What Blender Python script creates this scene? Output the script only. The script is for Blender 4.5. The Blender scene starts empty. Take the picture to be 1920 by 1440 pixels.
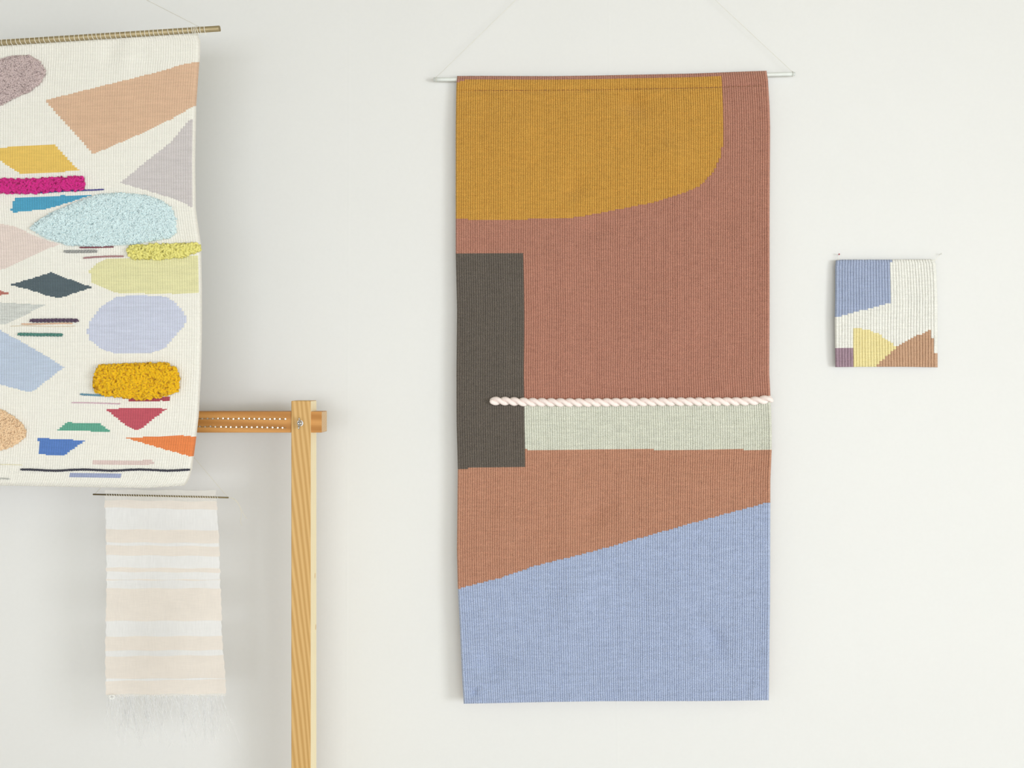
import bpy, math, random
import numpy as np
from mathutils import Vector, Matrix

random.seed(7)
RNG = np.random.default_rng(7)
scene = bpy.context.scene
COL = scene.collection
PI = math.pi

# ------------------------------------------------------------------ camera, world, light, exposure
S = 0.0012            # metres per photo pixel on the wall plane (y = 0)
D = 2.048             # camera distance from the wall
ZC = 1.45             # camera height
cam_data = bpy.data.cameras.new('camera')
cam_data.sensor_width = 36.0
cam_data.lens = 36.0 * D / (1920 * S)
cam_data.clip_start = 0.02
cam = bpy.data.objects.new('camera', cam_data)
COL.objects.link(cam)
cam.location = (0, -D, ZC)
cam.rotation_euler = (PI / 2, 0, 0)
scene.camera = cam

world = bpy.data.worlds.new('world')
scene.world = world
world.use_nodes = True
world.node_tree.nodes['Background'].inputs[0].default_value = (0.80, 0.90, 1.0, 1)
world.node_tree.nodes['Background'].inputs[1].default_value = 1.0

XL, XR, YF, HC = -2.5, 3.6, -5.0, 2.75      # room: left, right, wall behind the camera, ceiling
def area_light(name, loc, rot, sx, sy, power, color):
    l = bpy.data.lights.new(name, 'AREA')
    l.shape = 'RECTANGLE'; l.size = sx; l.size_y = sy
    l.energy = power; l.color = color
    o = bpy.data.objects.new(name, l); COL.objects.link(o)
    o.location = loc; o.rotation_euler = rot
    return o
# daylight entering by the window in the right wall; an added fill light behind the camera
WIN_R = (-2.7, -4.8, 0.60, 1.90)            # y near, y far, z low, z high
WIN_FILL = (-2.2, 2.6, 0.60, 1.90)             # opening added for the frontal fill: x low, x high, z low, z high
area_light('daylight_right_window', (XR - 0.03, (WIN_R[0] + WIN_R[1]) / 2, (WIN_R[2] + WIN_R[3]) / 2),
           (0, PI / 2, 0), WIN_R[3] - WIN_R[2] - 0.1, WIN_R[0] - WIN_R[1] - 0.1, 122, (0.93, 0.965, 1.0))
area_light('added_rear_fill', ((WIN_FILL[0] + WIN_FILL[1]) / 2, YF + 0.03, (WIN_FILL[2] + WIN_FILL[3]) / 2),
           (PI / 2, 0, 0), WIN_FILL[1] - WIN_FILL[0] - 0.1, WIN_FILL[3] - WIN_FILL[2] - 0.1, 88, (0.93, 0.965, 1.0))

vs = scene.view_settings
vs.view_transform = 'Standard'; vs.look = 'None'; vs.gamma = 1.0; vs.use_curve_mapping = False
vs.exposure = 0.0

# ------------------------------------------------------------------ helpers
def lin(rgb):
    o = []
    for c in rgb:
        c /= 255.0
        o.append(c / 12.92 if c <= 0.04045 else ((c + 0.055) / 1.055) ** 2.4)
    return tuple(o)

def P(px, py, d):
    """point seen at photo pixel (px, py) that stands d metres in front of the wall"""
    px, py, d = np.broadcast_arrays(np.asarray(px, float), np.asarray(py, float), np.asarray(d, float))
    k = (D - d) / D
    return np.stack([(px - 960) * S * k, -d, ZC + (720 - py) * S * k], -1)

def props(o, label=None, cat=None, group=None, kind=None):
    if label: o['label'] = label
    if cat: o['category'] = cat
    if group: o['group'] = group
    if kind: o['kind'] = kind
    return o

def empty(name, loc, label, cat, group=None):
    o = bpy.data.objects.new(name, None)
    o.empty_display_size = 0.05
    COL.objects.link(o); o.location = loc
    return props(o, label, cat, group)

ORI = {}
def mk(name, verts, faces, mat, root=None, parent=None, smooth=True, uv=None, label=None, kind=None):
    """one mesh object; verts in world space; root = the thing's Empty, parent = part it belongs to"""
    verts = np.asarray(verts, dtype=np.float64)
    if root is not None:
        verts = verts - np.array(root.location)
    me = bpy.data.meshes.new(name)
    if isinstance(faces, np.ndarray):
        nf, k = faces.shape
        me.vertices.add(len(verts)); me.vertices.foreach_set('co', verts.astype(np.float32).ravel())
        me.loops.add(nf * k); me.loops.foreach_set('vertex_index', faces.astype(np.int32).ravel())
        me.polygons.add(nf)
        me.polygons.foreach_set('loop_start', np.arange(0, nf * k, k, dtype=np.int32))
        me.update(calc_edges=True)
    else:
        me.from_pydata(verts.tolist(), [], [list(f) for f in faces]); me.update()
    if uv is not None:
        l = me.uv_layers.new(name='UVMap')
        idx = np.empty(len(me.loops), dtype=np.int32); me.loops.foreach_get('vertex_index', idx)
        l.data.foreach_set('uv', np.asarray(uv, np.float32)[idx].ravel())
    me.polygons.foreach_set('use_smooth', np.full(len(me.polygons), smooth))
    me.materials.append(mat)
    o = bpy.data.objects.new(name, me); COL.objects.link(o)
    if parent is not None: o.parent = parent
    elif root is not None: o.parent = root
    return props(o, label, kind=kind)

class MB:
    """collects several shapes into one part"""
    def __init__(s): s.v = []; s.f = []; s.n = 0
    def add(s, v, f):
        v = np.asarray(v, float); s.v.append(v)
        s.f += [[i + s.n for i in q] for q in f]; s.n += len(v); return s
    def build(s, name, mat, root=None, **k):
        return mk(name, np.concatenate(s.v), s.f, mat, root, **k)

def bevel_box(x0, x1, y0, y1, z0, z1, b):
    """box with all twelve edges chamfered"""
    v = []; idx = {}
    for i, sx in enumerate((0, 1)):
        for j, sy in enumerate((0, 1)):
            for k, sz in enumerate((0, 1)):
                X, Y, Z = (x0, x1)[sx], (y0, y1)[sy], (z0, z1)[sz]
                dx, dy, dz = (b, -b)[sx], (b, -b)[sy], (b, -b)[sz]
                for a, p in enumerate(((X, Y + dy, Z + dz), (X + dx, Y, Z + dz), (X + dx, Y + dy, Z))):
                    idx[i, j, k, a] = len(v); v.append(p)
    f = []
    for s_ in (0, 1):
        f.append([idx[s_, 0, 0, 0], idx[s_, 1, 0, 0], idx[s_, 1, 1, 0], idx[s_, 0, 1, 0]])
        f.append([idx[0, s_, 0, 1], idx[1, s_, 0, 1], idx[1, s_, 1, 1], idx[0, s_, 1, 1]])
        f.append([idx[0, 0, s_, 2], idx[1, 0, s_, 2], idx[1, 1, s_, 2], idx[0, 1, s_, 2]])
    for j in (0, 1):
        for k in (0, 1):
            f.append([idx[0, j, k, 1], idx[1, j, k, 1], idx[1, j, k, 2], idx[0, j, k, 2]])
            f.append([idx[j, 0, k, 0], idx[j, 1, k, 0], idx[j, 1, k, 2], idx[j, 0, k, 2]])
            f.append([idx[j, k, 0, 0], idx[j, k, 1, 0], idx[j, k, 1, 1], idx[j, k, 0, 1]])
    for i in (0, 1):
        for j in (0, 1):
            for k in (0, 1):
                f.append([idx[i, j, k, 0], idx[i, j, k, 1], idx[i, j, k, 2]])
    c = np.array([(x0 + x1) / 2, (y0 + y1) / 2, (z0 + z1) / 2]); va = np.array(v)
    out = []
    for q in f:                                   # outward winding
        a, b_, c_ = va[q[0]], va[q[1]], va[q[2]]
        n = np.cross(b_ - a, c_ - a)
        out.append(q if np.dot(n, va[q].mean(0) - c) > 0 else q[::-1])
    return va, out

def tube(pts, r, sides=8, caps=True):
    """round tube along a polyline; r may be a number or one value per point"""
    pts = np.asarray(pts, float); n = len(pts)
    r = np.broadcast_to(np.asarray(r, float), (n,))
    t = np.gradient(pts, axis=0); t /= np.linalg.norm(t, axis=1)[:, None] + 1e-12
    ref = np.array([0, 1.0, 0]) if abs(t[0][1]) < 0.9 else np.array([1.0, 0, 0])
    u = np.cross(t[0], ref); u /= np.linalg.norm(u)
    V = []
    for i in range(n):
        u = u - t[i] * np.dot(u, t[i]); u /= np.linalg.norm(u)
        w = np.cross(t[i], u)
        for k in range(sides):
            a = 2 * PI * k / sides
            V.append(pts[i] + r[i] * (math.cos(a) * u + math.sin(a) * w))
    F = []
    for i in range(n - 1):
        for k in range(sides):
            k2 = (k + 1) % sides
            F.append([i * sides + k, i * sides + k2, (i + 1) * sides + k2, (i + 1) * sides + k])
    if caps:
        F.append(list(range(sides))[::-1]); F.append([(n - 1) * sides + k for k in range(sides)])
    return np.array(V), F

def helix_strand(path, R, r, turns_len, phase, sides=6, ends=True):
    """one ply of a twisted yarn that follows a densely sampled path"""
    path = np.asarray(path, float)
    t = np.gradient(path, axis=0); t /= np.linalg.norm(t, axis=1)[:, None]
    up = np.array([0, -1.0, 0])
    u = np.cross(t, up); u /= np.linalg.norm(u, axis=1)[:, None]
    w = np.cross(u, t)
    s = np.concatenate([[0], np.cumsum(np.linalg.norm(np.diff(path, axis=0), axis=1))])
    a = 2 * PI * s / turns_len + phase
    pts = path + R * (np.cos(a)[:, None] * u + np.sin(a)[:, None] * w)
    rr = np.full(len(path), r)
    if ends:
        rr[0] *= .45; rr[-1] *= .45; rr[1] *= .85; rr[-2] *= .85
    return tube(pts, rr, sides)

def resample(pts, step):
    pts = np.asarray(pts, float)
    s = np.concatenate([[0], np.cumsum(np.linalg.norm(np.diff(pts, axis=0), axis=1))])
    n = max(4, int(s[-1] / step) + 1)
    q = np.linspace(0, s[-1], n)
    return np.stack([np.interp(q, s, pts[:, k]) for k in range(pts.shape[1])], -1)

def smoothed(pts, it=2):
    """Chaikin corner cutting of an open polyline"""
    pts = np.asarray(pts, float)
    for _ in range(it):
        a = pts[:-1] * .75 + pts[1:] * .25; b = pts[:-1] * .25 + pts[1:] * .75
        pts = np.concatenate([pts[:1], np.stack([a, b], 1).reshape(-1, pts.shape[1]), pts[-1:]])
    return pts

def pip(px, py, poly):
    """point in polygon for arrays"""
    inside = np.zeros(np.shape(px), bool)
    n = len(poly); j = n - 1
    for i in range(n):
        xi, yi = poly[i]; xj, yj = poly[j]
        if yi != yj:
            c = ((yi > py) != (yj > py)) & (px < (xj - xi) * (py - yi) / (yj - yi) + xi)
            inside ^= c
        j = i
    return inside

# ------------------------------------------------------------------ materials
def nodes_of(name):
    m = bpy.data.materials.new(name); m.use_nodes = True
    nt = m.node_tree; b = nt.nodes['Principled BSDF']
    return m, nt, b
def N(nt, t, **k):
    n = nt.nodes.new(t)
    for a, v in k.items(): setattr(n, a, v)
    return n
def math_node(nt, op, a, b=None):
    n = N(nt, 'ShaderNodeMath', operation=op)
    for i, v in enumerate((a, b)):
        if v is None: continue
        if isinstance(v, (int, float)): n.inputs[i].default_value = v
        else: nt.links.new(v, n.inputs[i])
    return n.outputs[0]
def mottled(nt, b, rgb, spread, scales, coord='Object'):
    """base colour with a little tone variation of the yarn or paint itself"""
    tc = N(nt, 'ShaderNodeTexCoord')
    fac = None
    for (sx, sy, sz, w) in scales:
        mp = N(nt, 'ShaderNodeMapping'); mp.inputs['Scale'].default_value = (sx, sy, sz)
        nt.links.new(tc.outputs[coord], mp.inputs['Vector'])
        nz = N(nt, 'ShaderNodeTexNoise'); nz.inputs['Scale'].default_value = 1.0; nz.inputs['Detail'].default_value = 2
        nt.links.new(mp.outputs[0], nz.inputs['Vector'])
        v = math_node(nt, 'MULTIPLY', nz.outputs['Fac'], w)
        fac = v if fac is None else math_node(nt, 'ADD', fac, v)
    cr = N(nt, 'ShaderNodeValToRGB')
    L = lin(rgb)
    cr.color_ramp.elements[0].position = 0.3; cr.color_ramp.elements[1].position = 0.7
    cr.color_ramp.elements[0].color = tuple(max(0, c * (1 - spread)) for c in L) + (1,)
    cr.color_ramp.elements[1].color = tuple(min(1, c * (1 + spread)) for c in L) + (1,)
    nt.links.new(fac, cr.inputs[0]); nt.links.new(cr.outputs[0], b.inputs['Base Color'])
    return tc

MATS = {}
def wool(rgb, spread=0.10, bead=0.7, name='wool', gain=0.965):
    """woven weft: tone streaks along the weft and a fine bead on every rib (from the rib / pick UVs)"""
    key = ('w',) + tuple(rgb) + (spread, bead, gain)
    if key in MATS: return MATS[key]
    m, nt, b = nodes_of(name)
    rgb = tuple((c + (232 - c) * 0.04 if c < 232 else c) * gain for c in rgb)
    mottled(nt, b, rgb, spread, ((25, 25, 260, .45), (900, 900, 900, .55)))
    b.inputs['Roughness'].default_value = 0.95; b.inputs['Specular IOR Level'].default_value = 0.08
    b.inputs['Sheen Weight'].default_value = 0.12; b.inputs['Sheen Roughness'].default_value = 0.5
    uv = N(nt, 'ShaderNodeUVMap'); sp = N(nt, 'ShaderNodeSeparateXYZ')
    nt.links.new(uv.outputs[0], sp.inputs[0])
    fl = math_node(nt, 'FLOOR', sp.outputs[0])
    ph = math_node(nt, 'ADD', sp.outputs[1], math_node(nt, 'MULTIPLY', fl, 0.5))
    h = math_node(nt, 'ABSOLUTE', math_node(nt, 'SINE', math_node(nt, 'MULTIPLY', ph, PI)))
    bp = N(nt, 'ShaderNodeBump'); bp.inputs['Strength'].default_value = bead; bp.inputs['Distance'].default_value = 0.0014
    nt.links.new(h, bp.inputs['Height']); nt.links.new(bp.outputs[0], b.inputs['Normal'])
    MATS[key] = m
    return m

def yarn_mat(rgb, spread=0.08, name='yarn', sheen=0.15):
    key = ('y',) + tuple(rgb)
    if key in MATS: return MATS[key]
    m, nt, b = nodes_of(name)
    rgb = tuple(c + (240 - c) * 0.05 if c < 240 else c for c in rgb)
    mottled(nt, b, rgb, spread, ((350, 350, 350, 1.0),))
    b.inputs['Roughness'].default_value = 0.95; b.inputs['Specular IOR Level'].default_value = 0.08
    b.inputs['Sheen Weight'].default_value = sheen; b.inputs['Sheen Roughness'].default_value = 0.5
    MATS[key] = m
    return m

def pile_mat(rgb):
    """brushed wool: light also passes through the loose fibres"""
    m = yarn_mat(rgb, 0.10, name='wool_pile').copy(); nt = m.node_tree
    b = nt.nodes['Principled BSDF']; tl = N(nt, 'ShaderNodeBsdfTranslucent')
    src = b.inputs['Base Color'].links[0].from_socket
    nt.links.new(src, tl.inputs[0])
    mx = N(nt, 'ShaderNodeMixShader'); mx.inputs[0].default_value = 0.08
    nt.links.new(b.outputs[0], mx.inputs[1]); nt.links.new(tl.outputs[0], mx.inputs[2])
    nt.links.new(mx.outputs[0], nt.nodes['Material Output'].inputs[0])
    return m

def plain(name, rgb, rough=0.5, metal=0.0, spec=0.5, spread=0.04, scale=60):
    m, nt, b = nodes_of(name)
    mottled(nt, b, rgb, spread, ((scale, scale, scale, 1.0),))
    b.inputs['Roughness'].default_value = rough; b.inputs['Metallic'].default_value = metal
    b.inputs['Specular IOR Level'].default_value = spec
    return m

def wood(name, c0, c1, axis, rings=55, rough=0.55, dist=1.2, stretch=0.035, seed=0.0):
    """straight sawn softwood: growth rings running along one axis"""
    m, nt, b = nodes_of(name)
    tc = N(nt, 'ShaderNodeTexCoord'); mp = N(nt, 'ShaderNodeMapping')
    sc = [1, 1, 1]; sc['XYZ'.index(axis)] = stretch
    mp.inputs['Scale'].default_value = sc; mp.inputs['Location'].default_value = (seed, seed * .7, seed * .3)
    nt.links.new(tc.outputs['Object'], mp.inputs[0])
    wv = N(nt, 'ShaderNodeTexWave', wave_type='BANDS', bands_direction='DIAGONAL', wave_profile='SIN')
    wv.inputs['Scale'].default_value = rings; wv.inputs['Distortion'].default_value = dist * 3
    wv.inputs['Detail'].default_value = 2; wv.inputs['Detail Scale'].default_value = 0.25
    nt.links.new(mp.outputs[0], wv.inputs[0])
    mp2 = N(nt, 'ShaderNodeMapping'); sc2 = [900, 900, 900]; sc2['XYZ'.index(axis)] = 14
    mp2.inputs['Scale'].default_value = sc2
    nt.links.new(tc.outputs['Object'], mp2.inputs[0])
    nz = N(nt, 'ShaderNodeTexNoise'); nz.inputs['Scale'].default_value = 1.0; nz.inputs['Detail'].default_value = 2
    nt.links.new(mp2.outputs[0], nz.inputs[0])
    f = math_node(nt, 'ADD', math_node(nt, 'MULTIPLY', wv.outputs['Fac'], 0.75), math_node(nt, 'MULTIPLY', nz.outputs['Fac'], 0.35))
    cr = N(nt, 'ShaderNodeValToRGB')
    cr.color_ramp.elements[0].color = lin(c0) + (1,); cr.color_ramp.elements[1].color = lin(c1) + (1,)
    cr.color_ramp.elements[0].position = 0.05; cr.color_ramp.elements[1].position = 0.95
    nt.links.new(f, cr.inputs[0]); nt.links.new(cr.outputs[0], b.inputs['Base Color'])
    b.inputs['Roughness'].default_value = rough; b.inputs['Specular IOR Level'].default_value = 0.35
    bp = N(nt, 'ShaderNodeBump'); bp.inputs['Strength'].default_value = 0.15; bp.inputs['Distance'].default_value = 0.0005
    nt.links.new(f, bp.inputs['Height']); nt.links.new(bp.outputs[0], b.inputs['Normal'])
    return m

def sheer(name, rgb, cover, thread=900, through=0.15):
    """thin open cloth: part of the light passes between the threads, part through them"""
    m, nt, b = nodes_of(name)
    mottled(nt, b, rgb, 0.07, ((40, 40, 700, .45), (22, 22, 40, .35), (thread, thread, thread, .2)))
    b.inputs['Roughness'].default_value = 0.9; b.inputs['Specular IOR Level'].default_value = 0.05
    out = nt.nodes['Material Output']
    tr = N(nt, 'ShaderNodeBsdfTransparent'); tl = N(nt, 'ShaderNodeBsdfTranslucent')
    tl.inputs[0].default_value = lin(rgb) + (1,)
    m1 = N(nt, 'ShaderNodeMixShader'); m1.inputs[0].default_value = through
    nt.links.new(b.outputs[0], m1.inputs[1]); nt.links.new(tl.outputs[0], m1.inputs[2])
    m2 = N(nt, 'ShaderNodeMixShader')
    tc = N(nt, 'ShaderNodeTexCoord'); mp = N(nt, 'ShaderNodeMapping'); mp.inputs['Scale'].default_value = (700, 700, 40)
    nt.links.new(tc.outputs['Object'], mp.inputs[0])
    nz = N(nt, 'ShaderNodeTexNoise'); nz.inputs['Scale'].default_value = 1.0
    nt.links.new(mp.outputs[0], nz.inputs[0])
    f = math_node(nt, 'ADD', math_node(nt, 'MULTIPLY', nz.outputs['Fac'], 0.14), cover - 0.07)
    nt.links.new(f, m2.inputs[0])
    nt.links.new(tr.outputs[0], m2.inputs[1]); nt.links.new(m1.outputs[0], m2.inputs[2])
    nt.links.new(m2.outputs[0], out.inputs[0])
    return m

def wall_paint(name, rgb):
    m, nt, b = nodes_of(name)
    tc = mottled(nt, b, rgb, 0.012, ((3, 3, 3, .6), (120, 120, 120, .4)))
    b.inputs['Roughness'].default_value = 0.75; b.inputs['Specular IOR Level'].default_value = 0.2
    nz = N(nt, 'ShaderNodeTexNoise'); nz.inputs['Scale'].default_value = 260; nz.inputs['Detail'].default_value = 3
    nt.links.new(tc.outputs['Object'], nz.inputs['Vector'])
    bp = N(nt, 'ShaderNodeBump'); bp.inputs['Strength'].default_value = 0.05; bp.inputs['Distance'].default_value = 0.001
    nt.links.new(nz.outputs['Fac'], bp.inputs['Height']); nt.links.new(bp.outputs[0], b.inputs['Normal'])
    return m

PAINT = wall_paint('white_wall_paint', (229, 229, 227))
M_FLOOR = plain('pale_floor', (198, 193, 184), 0.5, spread=0.05, scale=6)
M_TRIM = plain('white_trim_paint', (238, 238, 234), 0.45)
M_ACRYL = plain('frosted_acrylic', (226, 230, 226), 0.25, spec=0.6)
M_CORD = yarn_mat((247, 244, 232), name='cotton_cord')
M_LINE = yarn_mat((206, 202, 188), name='hanging_line')
M_STEEL = plain('zinc_steel', (196, 200, 204), 0.28, 1.0)
M_BRASS = plain('aged_brass', (170, 154, 118), 0.5, 0.5)
M_BRONZE = plain('dark_bronze', (130, 116, 84), 0.45, 0.6)
M_BORE_SHADE = plain('tube_shade_plug', (40, 32, 24), 0.8, 0.0)
M_PINE = wood('sawn_pine', (219, 180, 119), (194, 150, 87), 'Z', rings=62, dist=2.4, stretch=0.11)
M_BAR = wood('stained_pine', (212, 154, 86), (178, 120, 56), 'X', rings=26, dist=1.4, stretch=0.05, seed=3)
M_PINE_LIT = wood('pine_lit_side', (255, 246, 212), (252, 230, 182), 'Z', rings=90, dist=0.6, stretch=0.03)  # post's right side: window light painted in as paler pine
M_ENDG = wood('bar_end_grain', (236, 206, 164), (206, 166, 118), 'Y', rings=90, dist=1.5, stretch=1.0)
M_NAIL = plain('nail_heads', (222, 218, 205), 0.3, 0.9)

# ------------------------------------------------------------------ room
def quad_grid(xs, zs, fn):
    nx, nz = len(xs), len(zs)
    X, Z = np.meshgrid(xs, zs)
    V = fn(X, Z).reshape(-1, 3)
    i = np.arange(nx - 1)[None, :] + np.arange(nz - 1)[:, None] * nx
    F = np.stack([i, i + 1, i + nx + 1, i + nx], -1).reshape(-1, 4)
    return V, F
# plaster wall, very slightly uneven, with a faint paper seam behind the large hanging
def wall_fn(X, Z):
    px = X / S + 960; py = 720 - (Z - ZC) / S
    seam = 0.0002 * np.exp(-((px - 1141 - (py - 0) * 0.012) / 2.2) ** 2)
    seam += 0.00015 * np.exp(-((px - 655 + (py - 0) * 0.004) / 2.2) ** 2)
    wav = 0.0011 * np.sin(X * 2.3 + 0.8) * np.cos(Z * 1.9 + 0.4) + 0.0006 * np.sin(X * 5.1 + Z * 3.3)
    return np.stack([X, -(seam + wav) + 0.0015, Z], -1)
xs = np.unique(np.concatenate([np.linspace(XL, XR, 120), (np.arange(1125, 1175, 1.2) - 960) * S, (np.arange(640, 665, 1.2) - 960) * S]))
v, f = quad_grid(xs, np.linspace(0, HC, 60), wall_fn)
props(mk('wall_back', v, f, PAINT), kind='structure')
t_ = 0.12
v, f = bevel_box(XL - t_, XR + t_, YF - t_, 0.02, -0.10, 0.0, 0.002); props(mk('floor', v, f, M_FLOOR, smooth=False), kind='structure')
v, f = bevel_box(XL - t_, XR + t_, YF - t_, 0.02, HC, HC + 0.10, 0.002); props(mk('ceiling', v, f, wall_paint('ceiling_paint', (166, 157, 132)), smooth=False), kind='structure')
v, f = bevel_box(XL - t_, XL, YF - t_, 0.02, 0.0, HC, 0.001); props(mk('wall_left', v, f, PAINT, smooth=False), kind='structure')
mb = MB()
y0, y1, z0, z1 = WIN_R
mb.add(*bevel_box(XR, XR + t_, y0, 0.02, 0, HC, 0.001)).add(*bevel_box(XR, XR + t_, YF - t_, y1, 0, HC, 0.001))
mb.add(*bevel_box(XR, XR + t_, y1, y0, 0, z0, 0.001)).add(*bevel_box(XR, XR + t_, y1, y0, z1, HC, 0.001))
props(mb.build('wall_right', PAINT, smooth=False), kind='structure')
mb = MB()
x0, x1, z0, z1 = WIN_FILL
mb.add(*bevel_box(XL, x0, YF - t_, YF, 0, HC, 0.001)).add(*bevel_box(x1, XR, YF - t_, YF, 0, HC, 0.001))
mb.add(*bevel_box(x0, x1, YF - t_, YF, 0, z0, 0.001)).add(*bevel_box(x0, x1, YF - t_, YF, z1, HC, 0.001))
props(mb.build('wall_front', PAINT, smooth=False), kind='structure')
M_PANE, nt_, b_ = nodes_of('window_glass')
b_.inputs['Base Color'].default_value = (1, 1, 1, 1); b_.inputs['Roughness'].default_value = 0.02
b_.inputs['Transmission Weight'].default_value = 1.0
def window(n, axis, a0, a1, z0, z1, w0, w1):
    fr = MB()
    def bar(p0, p1, q0, q1):
        if axis == 'y': fr.add(*bevel_box(w0, w1, p0, p1, q0, q1, 0.003))
        else: fr.add(*bevel_box(p0, p1, w0, w1, q0, q1, 0.003))
    am = (a0 + a1) / 2
    bar(a0, a0 + .05, z0, z1); bar(a1 - .05, a1, z0, z1); bar(a0, a1, z0, z0 + .05); bar(a0, a1, z1 - .05, z1); bar(am - .03, am + .03, z0, z1)
    o = props(fr.build('window_%d' % n, M_TRIM, smooth=False), kind='structure')
    for p0, p1 in ((a0 + .05, am - .03), (am + .03, a1 - .05)):
        wm = (w0 + w1) / 2
        bb = bevel_box(wm - .003, wm + .003, p0, p1, z0 + .05, z1 - .05, .001) if axis == 'y' else bevel_box(p0, p1, wm - .003, wm + .003, z0 + .05, z1 - .05, .001)
        mk('pane', bb[0], bb[1], M_PANE, parent=o, smooth=False)
window(1, 'y', WIN_R[1], WIN_R[0], WIN_R[2], WIN_R[3], XR + 0.03, XR + 0.09)
window(2, 'x', WIN_FILL[0], WIN_FILL[1], WIN_FILL[2], WIN_FILL[3], YF - 0.09, YF - 0.03)  # window added behind the camera to go with the fill light
v, f = bevel_box(XL, XR, -0.015, -0.0005, 0, 0.09, 0.003); props(mk('baseboard_back', v, f, M_TRIM, smooth=False), kind='structure')

# ------------------------------------------------------------------ woven sheets
def curve(pairs):
    a = np.array(sorted(pairs), float)
    return lambda q: np.interp(q, a[:, 0], a[:, 1])

def gsum(px, py, gs, tight=1.0):
    t = np.zeros(np.shape(px))
    for cx, cy, sx, sy, ang, amp in gs:
        sx *= tight; sy *= tight
        c, s_ = math.cos(ang), math.sin(ang)
        a = (px - cx) * c + (py - cy) * s_; b = -(px - cx) * s_ + (py - cy) * c
        t = t + amp * np.exp(-(a / sx) ** 2 - (b / sy) ** 2)
    return t

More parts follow.
